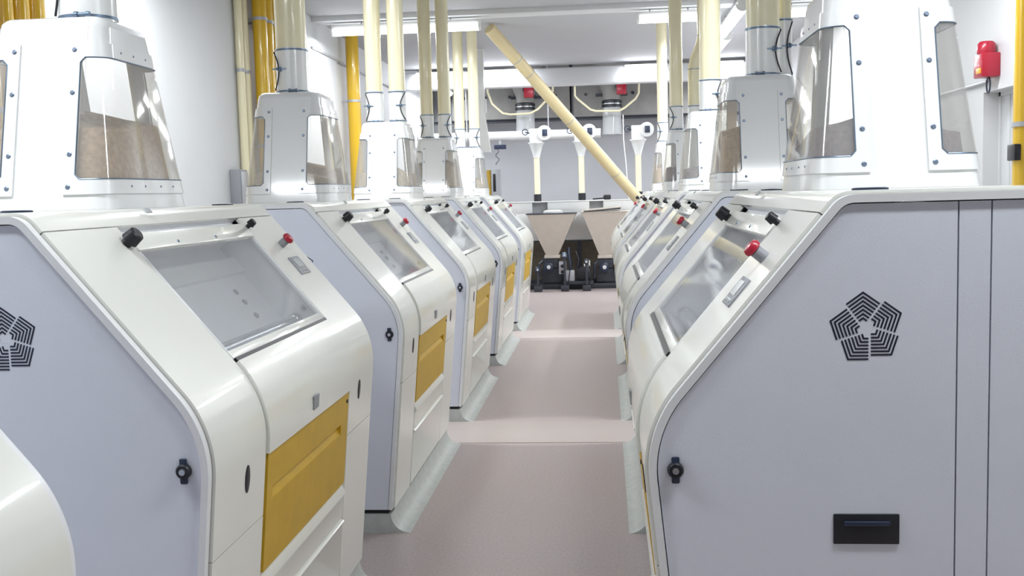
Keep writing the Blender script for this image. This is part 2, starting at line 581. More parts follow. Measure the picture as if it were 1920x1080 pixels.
    MB().lathe(sl(CA + .004, .475, -.085), (1, 0, 0), [(0, .030), (.03, .030), (.032, .024), (CB - CA - .04, .024), (CB - CA - .038, .030), (CB - CA - .008, .030)], 20).build('feed_roller', 'steel', ch)
    MB().obox(sl, (CA + .004, .505, -.10), (CB - .004, .520, -.030), .003).build('feed_gate', 'chamber', ch)
    for d in (.27, .32, .385):
        MB().lathe(sl(CB - .20, d, DEP + .001), SN3, [(0, .013), (.006, .011)], 12).build('chamber_bolt', 'grey_plastic', ch)
    MB().lathe(sl(CB - .02, .46, -.03), SN3, [(0, .014), (.012, .012)], 12).build('end_bolt', 'steel', ch)
    MB().obox(sl, (CA + .004, .122, .001), (CB - .004, .514, .006), .001, 1).build('guard_pane', 'guard_pane', t)
    MB().obox(sl, (CA + .002, .125, -.008), (CA + .012, .54, .010), .002, 1).obox(sl, (CB - .012, .125, -.008), (CB - .002, .54, .010), .002, 1).build('pane_rail', 'rim', t)
    MB().obox(sl, (CA + .006, .512, -.012), (CB - .006, .543, .008), .004).build('sill', 'cream', t)
    MB().obox(sl, (CA + .01, .542, -.012), (CB - .01, .556, .014)).build('gasket', 'black', t)
    # --- bulging cover round the knee, yellow door, lower doors
    kn = path_pts(aS(.556), aF(.078))
    shell(MB(), kn, CA, CB, -.004, .020, .007).build('knee_cover', 'cream', t)
    yd = MB()
    for s0_, s1_, d0_, d1_ in ((.436, 1.396, .084, .194), (.436, 1.396, .234, .446), (.436, .488, .194, .234), (1.300, 1.396, .194, .234)):
        yd.obox(fr, (s0_, d0_, -.006), (s1_, d1_, .012))
    yd = yd.build('yellow_door', 'yellow', t)
    yd['label'] = 'mustard yellow door with recessed grip'
    yr = MB()                                   # tilted floor of the recessed grip
    yr.quad_solid([[fr(s, d, n) for d, n in ((.192, -.014), (.234, .010), (.236, -.002), (.194, -.020))] for s in (.486, 1.302)])
    yr.build('grip_recess', 'yellow', yd)
    MB().lathe(fr(1.372, .118, .012), FN3, [(0, .008), (.004, .007)], 12).build('door_lock', 'black', yd)
    for da, lip, db in ((.450, .036, .586), (.590, .012, .898)):
        ld_ = MB()
        ld_.quad_solid([[fr(s, d, n) for d, n in ((da, -.006), (da, -.002), (da + lip, .020), (da + lip + .006, .020), (da + lip + .022, .011), (db, .011), (db, -.006))] for s in (.432, 1.40)])
        ld_.bevel(.002, 1, 50).build('lower_door', 'cream', t)
    MB().obox(fr, (.865, -.004, .019), (.925, .044, .024), .001, 1).build('name_plate', 'grey_plastic', t)
    # --- oval finger slots in the side covers
    for s in (.262, 1.572):
        mb = MB()
        ring = lambda n, k: [fr(s + math.cos(2 * PI * i / 20) * .018 * k, .110 + math.sin(2 * PI * i / 20) * .040 * k, n) for i in range(20)]
        mb.quad_solid([ring(.004, 1), ring(.012, 1), ring(.013, .86)])
        mb.build('finger_slot', 'black', t)
    # dark oval disc on the top cover, painted as the shade in a hole
    for s in (.17, ML - .17):
        mb = MB()
        ring = lambda z, k: [(s - ML / 2 + math.cos(2 * PI * i / 20) * .022 * k, .62 - HALF_U + math.sin(2 * PI * i / 20) * .045 * k, z) for i in range(20)]
        mb.quad_solid([ring(TOP_Z, 1), ring(TOP_Z + .014, 1), ring(TOP_Z + .016, .85)])
        mb.build('hole_disc', 'navy', t)
    # --- controls on the slope
    MB().lathe(sl(.385, .094, .010), SN3, [(0, .016), (.012, .016), (.014, .026), (.046, .023), (.050, .018)], 16).build('large_knob', 'black', t)
    MB().lathe(sl(1.428, .078, .010), SN3, [(0, .009), (.012, .009), (.014, .016), (.036, .014), (.038, .010)], 14).build('small_knob', 'black', t)
    es = MB().lathe(sl(1.625, .183, .010), SN3, [(0, .017), (.030, .017)], 16).build('stop_button', 'grey_plastic', t)
    cap = MB().lathe(sl(1.625, .183, .040), SN3, [(0, .014), (.004, .023), (.014, .024), (.022, .019), (.025, .008)], 18).build('button_cap', 'red', es)
    cap['label'] = 'red mushroom cap'
    dp = MB().obox(sl, (1.565, .250, .008), (1.690, .338, .015), .003).build('display', 'grey_plastic', t)
    MB().obox(sl, (1.590, .262, .0155), (1.665, .306, .017)).build('screen', 'screen', dp)
    for s in (1.600, 1.630, 1.660):
        MB().lathe(sl(s, .323, .0152), SN3, [(0, .007), (.003, .006)], 10).build('key', 'screen', dp)
    # adjusting plate on the top edge
    MB().obox(sl, (.66, -.028, .016), (.70, -.008, .022), .002, 1).build('rating_tag', 'screen', t)
    return t

ORD = ('nearest', 'second', 'third', 'fourth', 'fifth and farthest')
mill = make_mill()
def mill_label(side, k):
    extra = ('its yellow door in full view', 'its window in view beside the nearest mill', 'its upper yellow door in view',
             'seen at a sharp angle', 'seen last before the weighing hoppers') if side == 'left' else \
            ('its emblem panel filling the corner', 'just behind the emblem panel', 'seen at a sharp angle', 'mostly a sliver of slope', 'seen last before the weighing hoppers')
    return '%s cream roller mill of the %s row, %s' % (ORD[k], side, extra[k])
first = True
for k in range(5):
    for side, x, rz in (('left', LX, PI / 2), ('right', RX, -PI / 2)):
        m = mill if first else copy_tree(mill)
        first = False
        m.location = (x, CY + k * PITCH_Y, 0)
        m.rotation_euler = (0, 0, rz)
        tag(m, mill_label(side, k), 'roller mill', 'roller mills in two facing rows')
m = copy_tree(mill)
m.location = (LX, CY - PITCH_Y, 0)
m.rotation_euler = (0, 0, PI / 2)
tag(m, 'cream roller mill cut off at the lower left corner, glossy knee only', 'roller mill', 'roller mills in two facing rows')

# ------------------------------------------------------------------ coved plinths under the mills
def make_plinth():
    mb = MB()
    pr = []
    n = 7
    for k in range(n + 1):                        # concave cove from the floor up to the casing
        a = PI / 2 * k / n
        pr.append(((.150 - HALF_U) - .097 * (1 - math.sin(a)), .094 * (1 - math.cos(a)) + .0))
    pr.append((.165 - HALF_U, .094))
    prof = pr + [(-p[0], p[1]) for p in reversed(pr)]
    mb.quad_solid([[(x, p[0], p[1]) for p in prof] for x in (-ML / 2 - .005, ML / 2 + .005)])
    return mb.build('plinth', 'plinth', None)
pl0 = None
for k in range(-1, 5):
    for side, x in (('left', LX), ('right', RX)):
        if k < 0 and side == 'right': continue
        if pl0 is None:
            p = pl0 = make_plinth()
        else:
            p = pl0.copy(); COL.objects.link(p)
        p.location = (x, CY + k * PITCH_Y, 0)
        p.rotation_euler = (0, 0, PI / 2)
        tag(p, 'grey coved plinth under the %s mill of the %s row' % (ORD[k] if k >= 0 else 'cut-off corner', side), 'plinth', 'coved plinths under the mills')

# ------------------------------------------------------------------ feed hoppers on the mills
HB, HT = 1.6665, 2.285
def ring_half(z):
    """half ring from the near-face centre round the +x side to the far-face centre; keys name columns"""
    t = min(max((z - HB) / (2.25 - HB), 0), 1)
    hx, hy, r = .245 - .058 * t, .315 - .133 * t, .072 - .012 * t
    pts = []
    cols = []
    for x, c in ((0, 'c'), (.082, 'f'), (.122, 'w'), (.137, 'w2')):
        pts.append((min(x, hx - r + .01), -hy)); cols.append(c)
    for k in range(7):
        a = -PI / 2 + PI / 2 * k / 6
        pts.append((hx - r + math.cos(a) * r, -hy + r + math.sin(a) * r)); cols.append('a')
    pts.append((hx, 0)); cols.append('m')
    for k in range(7):
        a = PI / 2 * k / 6
        pts.append((hx - r + math.cos(a) * r, hy - r + math.sin(a) * r)); cols.append('a')
    for x, c in ((.137, 'w2'), (.122, 'w'), (.082, 'f'), (0, 'c')):
        pts.append((min(x, hx - r + .01), hy)); cols.append(c)
    return pts, cols
ZL = [1.6665, 1.676, 1.715, 1.762, 1.777, 1.86, 1.95, 2.04, 2.132, 2.147, 2.195, 2.25]
F_I0, F_I1 = 1, 20          # frame columns (in the half ring of 22 points)
W_I0, W_I1 = 2, 19
F_J0, F_J1 = 2, 10
W_J0, W_J1 = 3, 9

def grid(z_list, inset=0.0):
    rows = []
    for z in z_list:
        pts, _ = ring_half(z)
        if inset:
            n = len(pts)
            q = []
            for i, p in enumerate(pts):
                a = Vector(pts[max(i - 1, 0)]); b = Vector(pts[min(i + 1, n - 1)])
                d = (b - a)
                d = d.normalized() if d.length > 1e-7 else Vector((1, 0))
                q.append((p[0] - d.y * inset, p[1] + d.x * inset))
            pts = q
        rows.append([Vector((p[0], p[1], z)) for p in pts])
    return rows

def skin(mb, cells, off0, off1, tris=()):
    """solid sheet from grid cells between two insets (positive = inwards); both x halves"""
    o, i = grid(ZL, off0), grid(ZL, off1)
    for sx in (1, -1):
        vmap = {}
        def V(layer, j, k):
            key = (layer, j, k)
            if key not in vmap:
                p = (o if layer == 0 else i)[j][k]
                vmap[key] = mb.bm.verts.new((p.x * sx, p.y, p.z))
            return vmap[key]
        polys = [((j, k), (j, k + 1), (j + 1, k + 1), (j + 1, k)) for j, k in cells] + list(tris)
        edges = {}
        for poly in polys:
            mb.bm.faces.new([V(0, *c) for c in poly])
            mb.bm.faces.new([V(1, *c) for c in reversed(poly)])
            for a, b in zip(poly, poly[1:] + poly[:1]):
                e = (min(a, b), max(a, b))
                edges[e] = edges.get(e, 0) + 1
        for (a, b), n in edges.items():
            if n == 1 and not (a[1] == b[1] and a[1] in (0, NI)):
                mb.bm.faces.new((V(0, *a), V(0, *b), V(1, *b), V(1, *a)))
    return mb

NJ, NI = len(ZL) - 1, 21
win = {(j, k) for j in range(W_J0, W_J1) for k in range(W_I0, W_I1)}
frm = {(j, k) for j in range(F_J0, F_J1) for k in range(F_I0, F_I1)} - win
allc = {(j, k) for j in range(NJ) for k in range(NI)}
corner_tris = [((W_J0, W_I0), (W_J0, W_I0 + 1), (W_J0 + 1, W_I0)), ((W_J1, W_I0), (W_J1 - 1, W_I0), (W_J1, W_I0 + 1)),
               ((W_J0, W_I1), (W_J0 + 1, W_I1), (W_J0, W_I1 - 1)), ((W_J1, W_I1), (W_J1, W_I1 - 1), (W_J1 - 1, W_I1))]

def make_hopper(fill, fmat, seed):
    rnd = random.Random(seed)
    t = thing('feed_hopper', 'hopper', 'hopper')
    Z = Vector((0, 0, -HB))
    def put(mb):
        bmesh.ops.translate(mb.bm, verts=mb.bm.verts[:], vec=Z)
        return mb
    mb = skin(MB(), sorted(allc - win), .004, .010)
    # cap
    for sx in (1, -1):
        rings = []
        for z, ins in ((2.25, .004), (2.268, .010), (2.280, .024), (HT, .040)):
            rings.append([mb.bm.verts.new((p.x * sx, p.y, z)) for p in grid([2.25], ins)[0]])
        for a, b in zip(rings[:-1], rings[1:]):
            for k in range(len(a) - 1):
                mb.bm.faces.new((a[k], a[k + 1], b[k + 1], b[k]))
        mb.bm.faces.new(rings[-1])
    bmesh.ops.remove_doubles(mb.bm, verts=mb.bm.verts[:], dist=.0008)
    put(mb).build('shell', 'hopper_white', t)
    fr_ = put(skin(MB(), sorted(frm), -.003, .0038, corner_tris)).build('window_frame', 'hopper_white', t)
    put(skin(MB(), sorted(win), -.0012, .0030)).build('window_pane', 'acrylic', t)
    g = grid(ZL, -.0035)
    for sx in (1, -1):
        path = [g[W_J0][k] for k in range(W_I0 + 1, W_I1)] + [g[j][W_I1] for j in range(W_J0 + 1, W_J1)]
        path += [g[W_J1][k] for k in range(W_I1 - 1, W_I0, -1)] + [g[j][W_I0] for j in range(W_J1 - 1, W_J0, -1)]
        path.append(path[0])
        clean = [path[0]]
        for p in path[1:]:
            if (p - clean[-1]).length > 1e-4: clean.append(p)
        put(MB().tube([(p.x * sx, p.y, p.z) for p in clean], .0021, 6)).build('window_gasket', 'clamp', t)
    # bolts on the near and far faces and along the bottom and top of the aisle faces
    bm_ = None
    def bolt(p, n, sc=1.0):
        nonlocal bm_
        if bm_ is None:
            b = MB().lathe((0, 0, 0), (0, 0, 1), [(0, .0080), (.002, .0080), (.0035, .005), (.006, .0045)], 12).build('bolt', 'bolt', t)
            bm_ = b
        else:
            b = bm_.copy(); COL.objects.link(b); b.parent = t
        b.location = Vector(p) + Z
        b.scale = (sc, sc, sc)
        b.rotation_mode = 'QUATERNION'
        b.rotation_quaternion = Vector(n).to_track_quat('Z', 'Y')
    for sy in (-1, 1):
        for sx in (-1, 1):
            for z in (1.738, 1.84, 2.035, 2.172):
                tt = (z - HB) / (2.25 - HB)
                bolt((sx * .100, sy * (.315 - .133 * tt + .002), z), (0, sy, .17))
    for sx in (-1, 1):
        for z, ys in ((1.738, (-.16, -.06, .06, .16)), (2.172, (-.09, 0, .09))):
            tt = (z - HB) / (2.25 - HB)
            for y in ys:
                bolt((sx * (.245 - .058 * tt + .002), y, z), (sx, 0, .09), .55)
    # bran lying inside
    mb = MB()
    zs = [1.674] + [1.674 + (fill - 1.672) * k / 5 for k in range(1, 6)]
    nseg = 36
    def inner(z, ang, ins=.016):
        t_ = min(max((z - HB) / (2.25 - HB), 0), 1)
        hx, hy = .245 - .058 * t_ - ins, .315 - .133 * t_ - ins
        c, s = math.cos(ang), math.sin(ang)
        p = 5.0
        rr = (abs(c) ** p + abs(s) ** p) ** (-1 / p)
        return Vector((hx * c * rr, hy * s * rr, z))
    wob = [rnd.uniform(-.03, .03) for _ in range(6)]
    def top(ang): return fill + sum(wob[q] * math.sin((q + 1) * ang + q) for q in range(6)) * .6
    rings = []
    for i, z in enumerate(zs):
        ring = []
        for k in range(nseg):
            a = 2 * PI * k / nseg
            zz = z + (top(a) - fill) * (i / 5) ** 2
            ring.append(inner(zz, a) + Z)
        rings.append(ring)
    for f in (.66, .33, .06):
        ring = []
        for k in range(nseg):
            a = 2 * PI * k / nseg
            q = inner(top(a), a)
            ring.append(Vector((q.x * f, q.y * f, q.z + (1 - f) * .05 + rnd.uniform(-.004, .004))) + Z)
        rings.append(ring)
    mb.quad_solid(rings)
    mb.build('bran_fill', fmat, t)
    return t

FILL = {('left', 0): (1.93, 'bran'), ('right', 0): (1.825, 'bran_dark'), ('left', 1): (1.80, 'bran_pale'), ('right', 1): (1.97, 'bran'),
        ('left', 2): (1.86, 'bran_pale'), ('right', 2): (1.82, 'bran_dark'), ('left', 3): (2.00, 'bran_pale'), ('right', 3): (1.90, 'bran_dark'),
        ('left', 4): (1.85, 'bran_pale'), ('right', 4): (1.95, 'bran')}
HOP_TXT = {'bran': 'tan bran', 'bran_dark': 'dark bran', 'bran_pale': 'pale meal'}
for (side, k), (fz, fm) in FILL.items():
    h = make_hopper(fz, fm, k * 2 + (side == 'right'))
    h.location = (LX if side == 'left' else RX, CY + k * PITCH_Y + .0, HB)
    tag(h, 'white tapered feed hopper holding %s, on the %s %s mill' % (HOP_TXT[fm], ORD[k].split(' and')[0], side), 'hopper', 'feed hoppers on the mills')

# ------------------------------------------------------------------ vertical feed pipes
def feed_pipe(x, y, r, label, z0=HT, sl_h=.245, side=1, zt=CEIL + .02, elbow=False, zbase=0.0):
    t = thing('feed_pipe', label, 'pipe', (x, y, z0), 0, 'pipes feeding the hoppers')
    H = zt - z0
    if elbow:
        pts = [(0, 0, sl_h), (0, 0, .62), (.02, 0, .72), (.08, 0, .86), (.10, 0, .96), (.10, 0, H)]
        MB().tube(pts, r, 20).build('tube', 'cream_pipe', t)
        for q in (.62, .96):
            MB().ring((0 if q < .7 else .10, 0, q), (0, 0, 1), r, r + .004, .012).build('joint_ring', 'conduit', t)
    else:
        MB().lathe((0, 0, 0), (0, 0, 1), [(sl_h, r), (H, r)], 24).build('tube', 'cream_pipe', t)
        if H > 1.2:
            MB().ring((0, 0, H * .72), (0, 0, 1), r, r + .0025, .010).build('joint_ring', 'cream_pipe', t)
    MB().lathe((0, 0, 0), (0, 0, 1), [(0, r + .006), (.02, r + .004), (sl_h - .01, r + .004), (sl_h + .01, r + .003)], 24).build('sleeve', 'sleeve', t)
    for z in (.012, sl_h):
        cl = MB().ring((0, 0, z), (0, 0, 1), r + .002, r + .0075, .009).build('clamp', 'clamp', t)
        if z < .1:
            MB().lathe((-r * .4 * side, -r - .012, z), (side, 0, 0), [(-.02, .009), (-.008, .009), (-.008, .006), (.02, .006), (.02, .010), (.032, .010)], 10).build('clamp_bolt', 'clamp', cl)
    # clamp half way up with its lever, and the earthing lead bowed across it
    zc = sl_h * .55
    cl = MB().lathe((r * .55 * side, -r * .85 - .010, zc), (.4 * side, -1, 0), [(-.006, .014), (.008, .014), (.010, .008), (.022, .008)], 10).build('earth_stud', 'clamp', t)
    MB().box((r * .55 * side - .04, -r * .85 - .018, zc - .004), (r * .55 * side + .04, -r * .85 - .010, zc + .004)).build('stud_bar', 'clamp', cl)
    w = []
    for k in range(13):
        a = k / 12
        b = math.sin(PI * a)
        w.append(((r * 1.02 - .035 * b) * side, -r * .55 - .035 * b, .02 + (sl_h - .03) * a))
    MB().tube(w, .0042, 6).build('earth_lead', 'black', t)
    return t

for side, X in (('left', LX), ('right', RX)):
    for k in range(5):
        y = CY + k * PITCH_Y
        o = ORD[k].split(' and')[0]
        if side == 'left' and k < 2:
            feed_pipe(X + (.06 if k == 0 else -.01), y - .02, .087, 'single wide cream pipe rising from the %s left hopper' % o, side=-1)
        elif side == 'right' and k in (0, 2):
            feed_pipe(X - (.0 if k else .0), y, .083, 'single wide cream pipe rising from the %s right hopper' % o)
        elif side == 'right' and k == 1:
            feed_pipe(X + .035, y, .090, 'wide cream pipe rising from the second right hopper', sl_h=.26)
            feed_pipe(X + .165, y + .115, .046, 'thin cream pipe behind the wide one on the second right hopper', sl_h=.32)
        else:
            for q, (dx, w) in enumerate(((-.095, 'wall-side' if side == 'left' else 'aisle-side'), (.095, 'aisle-side' if side == 'left' else 'wall-side'))):
                feed_pipe(X + dx, y, .067, '%s cream pipe of the pair on the %s %s hopper' % (w, o, side), side=-1 if q == 0 else 1,
                          elbow=(side == 'right' and k == 3 and q == 1))

# ------------------------------------------------------------------ wall pipes
def wall_pipe(x, y, r, z0, z1, mat, label, clampz=(), group=None, name='wall_pipe'):
    t = thing(name, label, 'pipe', (x, y, z0), 0, group)
    MB().lathe((0, 0, 0), (0, 0, 1), [(0, r), (z1 - z0, r)], 20).build('tube', mat, t)
    for z in clampz:
        c = MB().ring((0, 0, z - z0), (0, 0, 1), r - .001, r + .008, .030).build('clamp', 'conduit', t)
        sx = -1 if x < 0 else 1
        wx = (WALL_L if x < 0 else WALL_R) - x
        MB().box((min(sx * r, wx), -.012, z - z0 - .012), (max(sx * r, wx), .012, z - z0 + .012)).build('bracket', 'conduit', c)
    return t
YG = 'yellow pipes on the left wall'
PLACES = ('first', 'second', 'third', 'fourth')
for i in range(4):
    wall_pipe(-3.27, 5.30 + i * .165, .062, 0, CEIL, 'yellow_pipe', '%s yellow pipe from the left edge, behind the nearest hopper' % PLACES[i], (.6, 2.2, 3.4), YG)
for i in range(4):
    wall_pipe(-3.24, 9.72 + i * .185, .066, 0, CEIL, 'yellow_pipe', '%s yellow pipe of the bunch beyond the second left hopper' % PLACES[i], (.6, 2.2, 3.4), YG)
wall_pipe(-3.26, 13.45, .085, 0, CEIL, 'yellow_pipe', 'lone yellow pipe between the second and third left hoppers', (1.0, 2.95), YG)
for i in range(2):
    wall_pipe(-3.37, 9.50 + i * .15, .038, 0, CEIL, 'cream_pipe', ('thin cream pipe on the left wall, outermost beside the yellow bunch', 'thin cream pipe on the left wall, next to the yellow bunch')[i], (.8, 2.9), 'thin cream wall pipes')
t = wall_pipe(2.60, 6.64, .085, 0, CEIL, 'yellow_pipe', 'yellow pipe at the right edge beside the doorway', (2.02,))
MB().box((-.10, -.06, 1.80), (-.06, .06, 1.90), .006).build('sensor_box', 'black', t)

# conduits and small boxes on the walls
tag(MB().tube([(WALL_L + .06, 11.9, 3.44), (WALL_L + .06, 13.3, 3.44), (WALL_L + .02, 13.32, 3.44), (WALL_L + .02, 17.3, 3.44)], .014, 8).build('conduit_pipe', 'conduit'),
    'thin grey conduit running along the left wall near the ceiling', 'conduit')
t = thing('junction_box', 'grey junction box low on the left wall behind the second hopper', 'box', (WALL_L, 9.30, 1.55))
MB().box((0, -.10, 0), (.10, .10, .42), .008).build('box_body', 'grey_plastic', t)
MB().box((.10, -.085, .02), (.112, .085, .40), .004).build('box_lid', 'conduit', t)

# red alarm on the right wall
t = thing('alarm_sounder', 'red alarm sounder with beacon high on the right wall', 'alarm', (WALL_R, 7.78, 2.42))
MB().box((-.13, -.085, 0), (0, .085, .17), .010).build('sounder_body', 'red', t)
MB().lathe((-.07, 0, .17), (0, 0, 1), [(0, .062), (.02, .066), (.07, .060), (.085, .045)], 20).build('beacon', 'red', t)
MB().box((-.10, .085, .01), (-.02, .135, .13), .006).build('call_point', 'red', t)
MB().box((-.137, -.075, .025), (-.13, .015, .065), .002).build('warning_label', 'orange', t)
w = [(-.06 + .0, -.02 + .035 * math.sin(2 * PI * k / 14), -.055 + .055 * math.cos(2 * PI * k / 14)) for k in range(15)]
MB().tube(w, .006, 6).build('cable_loop', 'navy', t)
tag(MB().tube([(WALL_R - .02, 7.90, 2.402), (WALL_R - .02, 8.6, 2.402), (WALL_R - .02, 10.5, 2.41)], .012, 8).build('conduit_pipe', 'conduit'),
    'thin grey conduit leading away from the red alarm', 'conduit')

# ------------------------------------------------------------------ slanting pipe across the aisle
t = thing('spout_pipe', 'long cream pipe slanting down across the aisle from the ceiling', 'pipe', (.95, 15.45, 0))
org = Vector((.95, 15.45, 0))
P0, P1 = Vector((-1.44, 12.90, 3.80)), Vector((.95, 15.45, 1.0))
P0 = P0.lerp(P1, .022)
d = P1 - P0
MB().cyl(P0 - org, P1 - org, .078, seg=24).build('tube', 'spout_tan', t)
for f in (.13, .19, .40, .66):
    MB().ring(P0 + d * f - org, d, .077, .081, .010).build('joint_ring', 'conduit', t)
MB().box((-.26, -.26, .0), (.26, .26, .78), .01).build('intake_box', 'white_duct', t)
MB().quad_solid([[(-.26, -.26, .78), (.26, -.26, .78), (.26, .26, .78), (-.26, .26, .78)],
                 [(-.11, -.11, 1.10), (.11, -.11, 1.10), (.11, .11, 1.10), (-.11, .11, 1.10)]]).build('intake_cone', 'white_duct', t)

# ------------------------------------------------------------------ bulkhead with lamps at the far end of the ceiling
struct('trim_8', MB().box((WALL_L, 17.28, 3.45), (WALL_R, 17.50, 3.745), .03, 4), 'wall_white')
def panel_lamp(x0, x1, label):
    c = ((x0 + x1) / 2, 17.28, 3.60)
    t = thing('ceiling_lamp', label, 'lamp', c, 0, 'lamps on the far bulkhead')
    h = (x1 - x0) / 2
    MB().box((-h, -.03, -.145), (h, 0, .145), .004).build('housing', 'white_duct', t)
    MB().box((-h + .015, -.085, -.13), (h - .015, -.03, .13), .02, 3).build('diffuser', 'tube_light', t)
    ld = bpy.data.lights.new('tube_light', 'AREA')
    ld.shape = 'RECTANGLE'; ld.size = x1 - x0; ld.size_y = .22
    ld.energy = LAMP_POWER * (x1 - x0) * 0.7; ld.color = LAMP_COLOR
    lo = bpy.data.objects.new('tube_light', ld); COL.objects.link(lo); lo.parent = t
    lo.location = (0, -.10, 0)
    lo.rotation_euler = (math.radians(55), 0, 0)
panel_lamp(-3.12, -2.30, 'bright lamp panel on the far bulkhead nearest the left wall')
panel_lamp(-2.20, -1.18, 'bright lamp panel on the far bulkhead left of the slanting pipe')
panel_lamp(.36, .95, 'bright lamp panel on the far bulkhead beside the last right hopper')
panel_lamp(1.75, 2.30, 'small bright lamp panel on the far bulkhead near the right wall')
lamp((-2.9, 18.6, 3.62), 'y', 1.9, 'fluorescent lamp running lengthwise in the far left corner', power=.85)
lamp((2.1, 18.6, 3.62), 'y', 1.9, 'added fill lamp running lengthwise in the far right corner, out of view', power=.85)  # unseen lamp added to brighten the far end
lamp((-.6, 17.95, 3.72), 'x', 1.8, 'added fill lamp hidden behind the far bulkhead', power=.7)  # added out of sight to light the weigher front

# ------------------------------------------------------------------ far end: storage bins, spouts, weighing hoppers
for x0, x1, w in ((-2.95, -.63, 'left'), (-.60, 1.75, 'right')):
    t = thing('storage_bin', 'dark grey steel storage bin hung at the far wall, %s of the pair' % w, 'bin', ((x0 + x1) / 2, 20.45, 3.12), 0, 'storage bins')
    h = (x1 - x0) / 2
    MB().box((-h, -.45, 0), (h, .45, 1.46), .008).build('bin_body', 'bin_steel', t)
    for q in (-.85, -.45, .0, .45, .85):
        MB().lathe((q * h * .9, -.45, .42), (0, -1, 0), [(0, .03), (.02, .026)], 10).build('bin_bolt', 'dark_steel', t)
    MB().box((-h, -.47, .0), (-h + .03, -.45, 1.46)).build('edge_strip', 'dark_steel', t)
tag(MB().box((WALL_L, 20.02, 3.06), (WALL_R, 20.16, 3.075)).box((WALL_L, 20.07, 3.06), (WALL_R, 20.11, 3.12)).box((WALL_L, 20.02, 3.105), (WALL_R, 20.16, 3.12)).build('support_beam', 'dark_steel'),
    'dark steel beam carrying the storage bins', 'beam')

for x, w, bx in ((-1.465, 'left', 0), (.165, 'right', 1)):
    t = thing('bin_outlet', 'bin outlet with black coupling ring and clear sleeve, %s one' % w, 'outlet', (x, 19.6, 2.74), 0, 'bin outlets')
    MB().lathe((0, 0, .64), (0, 0, 1), [(0, .16), (.12, .17), (.55, .34), (.9, .36)], 24).build('cone', 'bin_steel', t)
    MB().lathe((0, 0, .50), (0, 0, 1), [(0, .175), (.008, .19), (.05, .19), (.055, .175), (.075, .175), (.08, .19), (.125, .19), (.13, .17)], 28).build('coupling', 'black', t)
    MB().ring((0, 0, .565), (0, 0, 1), .17, .192, .014, 28).build('coupling_band', 'steel', t)
    MB().lathe((0, 0, 0), (0, 0, 1), [(0, .185), (.50, .170)], 28).build('sleeve', 'clear_sleeve', t)
    MB().box((-.30, .34, .75), (.30, .40, .80)).build('hanger_bar', 'dark_steel', t)
    b = thing('red_motor', 'red box on the cone above the %s coupling ring' % w, 'box', (x + (.10 if bx == 0 else .18), 19.27, 3.45), 0, 'red boxes on the bins')
    MB().box((-.09, -.08, 0), (.09, .08, .20), .012).build('motor_body', 'red', b)
    MB().box((-.11, -.05, .12), (-.10, .05, .22)).build('mount_plate', 'dark_steel', b)
    MB().cyl((0, .08, .10), (0, .14, .10), .03).build('mount_arm', 'dark_steel', b)
U = {'left': [(-2.13, 3.95), (-2.13, 3.58), (-2.05, 3.36), (-1.86, 3.18), (-1.72, 3.15), (-1.34, 3.16), (-1.2, 3.23), (-1.01, 3.42), (-.92, 3.55), (-.9, 3.95)],
     'right': [(-.51, 3.95), (-.51, 3.45), (-.45, 3.38), (-.23, 3.19), (-.13, 3.16), (.30, 3.15), (.40, 3.20), (.60, 3.36), (.66, 3.46), (.68, 3.95)]}
for w, p in U.items():
    tag(MB().tube([(x, 19.25, z) for x, z in p], .021, 10).build('bent_pipe', 'cream_pipe'), 'thin cream pipe bent in a U under the %s bin outlet' % w, 'pipe', 'bent pipes under the bins')

t = thing('dust_duct', 'white horizontal duct across the far wall behind the valves', 'duct', (-1.9, 18.95, 2.74))
MB().lathe((-1.5, 0, 0), (1, 0, 0), [(0, .085), (3.35, .085)], 24).build('tube', 'white_duct', t)
for x in (-.6, .9):
    MB().ring((x, 0, 0), (1, 0, 0), .084, .10, .03).build('flange', 'white_duct', t)
    MB().cyl((x, 0, .08), (x, 0, 2.0), .012, seg=8).build('hanger', 'conduit', t)
t = thing('cable_box', 'small dark box with a dangling black cable under the white duct', 'box', (-1.89, 18.9, 2.50))
MB().box((-.11, -.05, 0), (.11, .05, .08), .01).build('box_body', 'navy', t)
MB().box((-.02, -.02, .08), (.02, .02, .158)).build('bracket', 'conduit', t)
MB().tube([(-.05 + .03 * math.sin(k * 1.3), -.06 + .02 * math.cos(k * 1.1), -k * .032) for k in range(10)], .006, 6).build('cable', 'black', t)

def valve_drop(x, w, wheel=True):
    t = thing('valve_drop', 'white valve with cone and cream down-pipe, %s' % w, 'valve', (x, 18.6, 1.531), 0, 'valves over the weighing hoppers')
    MB().lathe((0, 0, 0), (0, 0, 1), [(0, .068), (.12, .068), (.13, .06)], 20).build('boot', 'black', t)
    MB().lathe((0, 0, .12), (0, 0, 1), [(0, .052), (.70, .052)], 20).build('down_pipe', 'cream_pipe', t)
    MB().lathe((0, 0, .78), (0, 0, 1), [(0, .060), (.03, .062), (.24, .125), (.26, .15), (.275, .15)], 24).build('cone', 'white_duct', t)
    MB().box((-.115, -.10, 1.055), (.115, .10, 1.30), .012).build('valve_body', 'white_duct', t)
    MB().lathe((.15, -.10, 1.22), (.25, -1, 0), [(-.12, .11), (0, .13), (.02, .13), (.025, .11)], 24).build('motor_flange', 'white_duct', t)
    MB().obox(lambda a, b, c: (.15 + a + .02, -.135 - a * .25 * -1 + b, 1.22 + c), (-.05, -.012, -.06), (.04, .0, .06), .006).build('motor_cover', 'navy', t)
    MB().ring((-.19, -.10, 1.24), (.2, -1, 0), .042, .058, .014, 20).build('hand_ring', 'navy', t)
    MB().cyl((-.19, -.09, 1.24), (-.11, -.05, 1.22), .012, seg=8).build('ring_stem', 'navy', t)
valve_drop(-1.205, 'leftmost of the three')
valve_drop(-.405, 'middle of the three')
